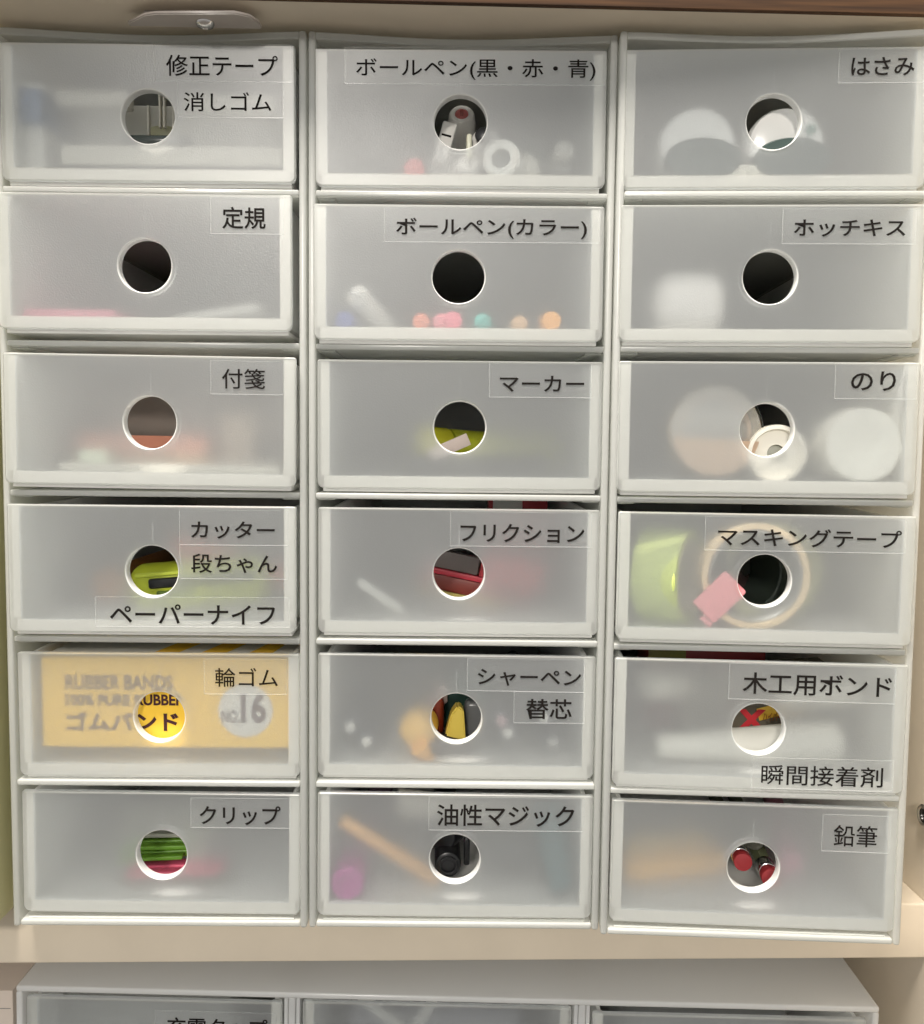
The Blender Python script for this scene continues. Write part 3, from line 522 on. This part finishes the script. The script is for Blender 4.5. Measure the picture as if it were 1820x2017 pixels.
# ------------------------------------------------------------------ cabinet round the cases (its front runs slightly away to the right)
CABM = TM(0, 353, 0) @ Matrix.Rotation(.022, 4, 'Z')
t = thing('cabinet', 'cream laminate cabinet with a brown wood front edge at the top', 'cabinet', CABM)
b = NB(); bx(b, -330, 191.4, 0, 300, -205.2, -182.6, .8, 3); link_mesh('shelf_board', b, CREAM, t)
b = NB(); bx(b, -330, 191.4, -32.5, 300, 145.2, 163, .4, 2); link_mesh('top_board', b, CREAM, t)
b = NB(); bx(b, -330, 215, -35.2, -32.6, 145.0, 175, .3, 2); link_mesh('wood_trim', b, WOOD, t)
b = NB(); bx(b, 191.5, 209, -60, 300, -560, 145.1, .6, 2); link_mesh('side_panel', b, CREAM, t)
b = NB(); bx(b, -348, -330.1, -4, 300, -560, 145.1, .6, 2); link_mesh('side_panel', b, CREAM, t)
b = NB(); bx(b, -348, 209, 300.2, 306, -560, 163, .3, 1); link_mesh('back_panel', b, DARKBACK, t)
b = NB(); bx(b, -330, 191.4, 0, 300, -500, -480, .6, 2); link_mesh('lower_board', b, CREAM, t)
t = thing('shelf_pin', 'small dark metal ring fitting on the cabinet side wall at the right edge', 'fitting', TM(190.2, 359.5, -147.2))
P(t, 'ring', STEEL, ring, (-1.1, 0, 0), (1, 0, 0), 4.4, 2.9, 1.6, .5); P(t, 'socket', BLACK, cyl, (-1.0, 0, 0), (.3, 0, 0), 2.8, bev=.2)
# latch plate under the top board
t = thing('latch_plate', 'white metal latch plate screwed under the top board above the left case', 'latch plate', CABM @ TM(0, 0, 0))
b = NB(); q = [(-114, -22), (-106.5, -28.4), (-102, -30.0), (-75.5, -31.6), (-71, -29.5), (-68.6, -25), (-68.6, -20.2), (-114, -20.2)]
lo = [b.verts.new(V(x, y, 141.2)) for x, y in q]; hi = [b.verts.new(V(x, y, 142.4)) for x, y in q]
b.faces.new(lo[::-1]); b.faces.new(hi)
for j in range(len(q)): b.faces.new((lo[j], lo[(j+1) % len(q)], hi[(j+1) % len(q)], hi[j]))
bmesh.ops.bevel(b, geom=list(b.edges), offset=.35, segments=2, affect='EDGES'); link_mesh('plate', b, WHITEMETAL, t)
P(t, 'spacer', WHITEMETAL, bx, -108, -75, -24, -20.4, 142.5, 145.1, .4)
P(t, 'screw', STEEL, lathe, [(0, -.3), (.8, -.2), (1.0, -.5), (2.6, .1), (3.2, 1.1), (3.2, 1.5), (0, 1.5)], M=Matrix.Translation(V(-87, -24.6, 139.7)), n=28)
# yellow folder at the left
t = thing('file_folder', 'yellow-green plastic folder standing at the left edge of the picture', 'folder', TM(-167.2, 324, -181.6))
YG = mat('yellow_green_plastic', (.66, .62, .34), .45, .15, var=.06)
P(t, 'cover', YG, bx, -14, -.2, 0, 235, 0, 300, 3.2, 5); P(t, 'spine_sheet', pl((.5, .36, .12), .7), bx, -13, -1.2, -.15, 0, 20, 120, .05, 1)

# ------------------------------------------------------------------ lower drawer unit under the shelf
LM = TM(-176.4, 362.5, -222.4) @ Matrix.Rotation(-.0125, 4, 'Z') @ Matrix.Rotation(.0118, 4, 'Y')
t = thing('drawer_case', 'wide frosted drawer unit under the shelf, cut off by the picture edge', 'drawer case', LM)
LW = 351
LCASE = mat('lower_case_plastic', (.965, .97, .96), .20, .45, 1.45, bump=.05, bscale=700, transl=.16)
b = NB(); bx(b, .2, LW-.2, 0, 250, -2.6, 0, .9, 3); link_mesh('top_plate', b, LCASE, t)
for x in (0, LW-2.6):
    b = NB(); bx(b, x, x+2.6, .4, 250, -115, -2.7, .8, 3); link_mesh('side_wall', b, LCASE, t)
for x in (112.4, 230.6):
    b = NB(); bx(b, x-1.4, x+1.4, .9, 249, -113, -2.7, .6, 3); bx(b, x-3.2, x-1.7, 1.4, 240, -113, -2.7, .3); bx(b, x+1.7, x+3.2, 1.4, 240, -113, -2.7, .3); link_mesh('partition', b, LCASE, t)
b = NB(); bx(b, 2.7, LW-2.7, 248, 250, -113, -2.7, .3); link_mesh('back_panel', b, CASEB, t)
b = NB(); bx(b, 0, LW, .4, 250, -118, -115.1, .6); link_mesh('bottom_plate', b, LCASE, t)
for x0, x1, dz, lab in ((4.0, 108.2, -5.2, 'lower-unit drawer at left, labelled charging taps'), (116.8, 226.2, -4.4, 'lower-unit drawer in the middle, unlabelled in view'), (235.0, 346.4, -6.4, 'lower-unit drawer at right, with a dark gap above it')):
    W = x1-x0; dm = LM @ TM((x0+x1)/2, 1.2, dz-104); d = drawer(dm, lab, W, 104.0, 'drawers of the lower unit')
    if x0 < 10: label(d, '充電タップ', (5.6, 89.3, 46.6, 96.9), (1.0, 87.0, 50, 99.4))
for k_, (x, c, lab) in enumerate(((46, (.35, .35, .33), 'grey charger lying behind the left lower drawer front'), (170, (.25, .25, .28), 'grey cable bag in the middle lower drawer'), (290, (.35, .36, .36), 'grey box in the right lower drawer'))):
    t = thing('storage_bag' if k_ == 1 else 'storage_box', lab, 'bag' if k_ == 1 else 'box', LM @ TM(x, 12, -108))
    P(t, 'shell', pl(c, .5), bx, -38, 38, 10, 180, .6, 92-4*k_, 6, 4)
t = thing('cable', 'pale cable bent behind the middle lower drawer front', 'cable', LM @ TM(170, 12, -108))
P(t, 'lead', WHITE, cyl, (-34, 5, 99), (14, 9, 60), 2.0)
P(t, 'lead', WHITE, cyl, (0, 5, 97), (-20, 9, 60), 2.0)
# paper-covered box at the lower left
t = thing('paper_box', 'white paper-covered box at the lower left with fine pencil lines', 'box', TM(-205, 350, -300))
P(t, 'carton', pl((.62, .54, .47), .8), bx, -120, 20, 28, 200, 0, 66, .6, 2)
for i in range(4): P(t, 'pencil_line', GREY, bx, -40, 19, 27.85, 27.98, 58-9*i, 58.25-9*i, 0, 1, M=None)
for o in list(bpy.data.objects):
    if o.type == 'EMPTY' and not o.children: print('EMPTY with no parts', o.name)
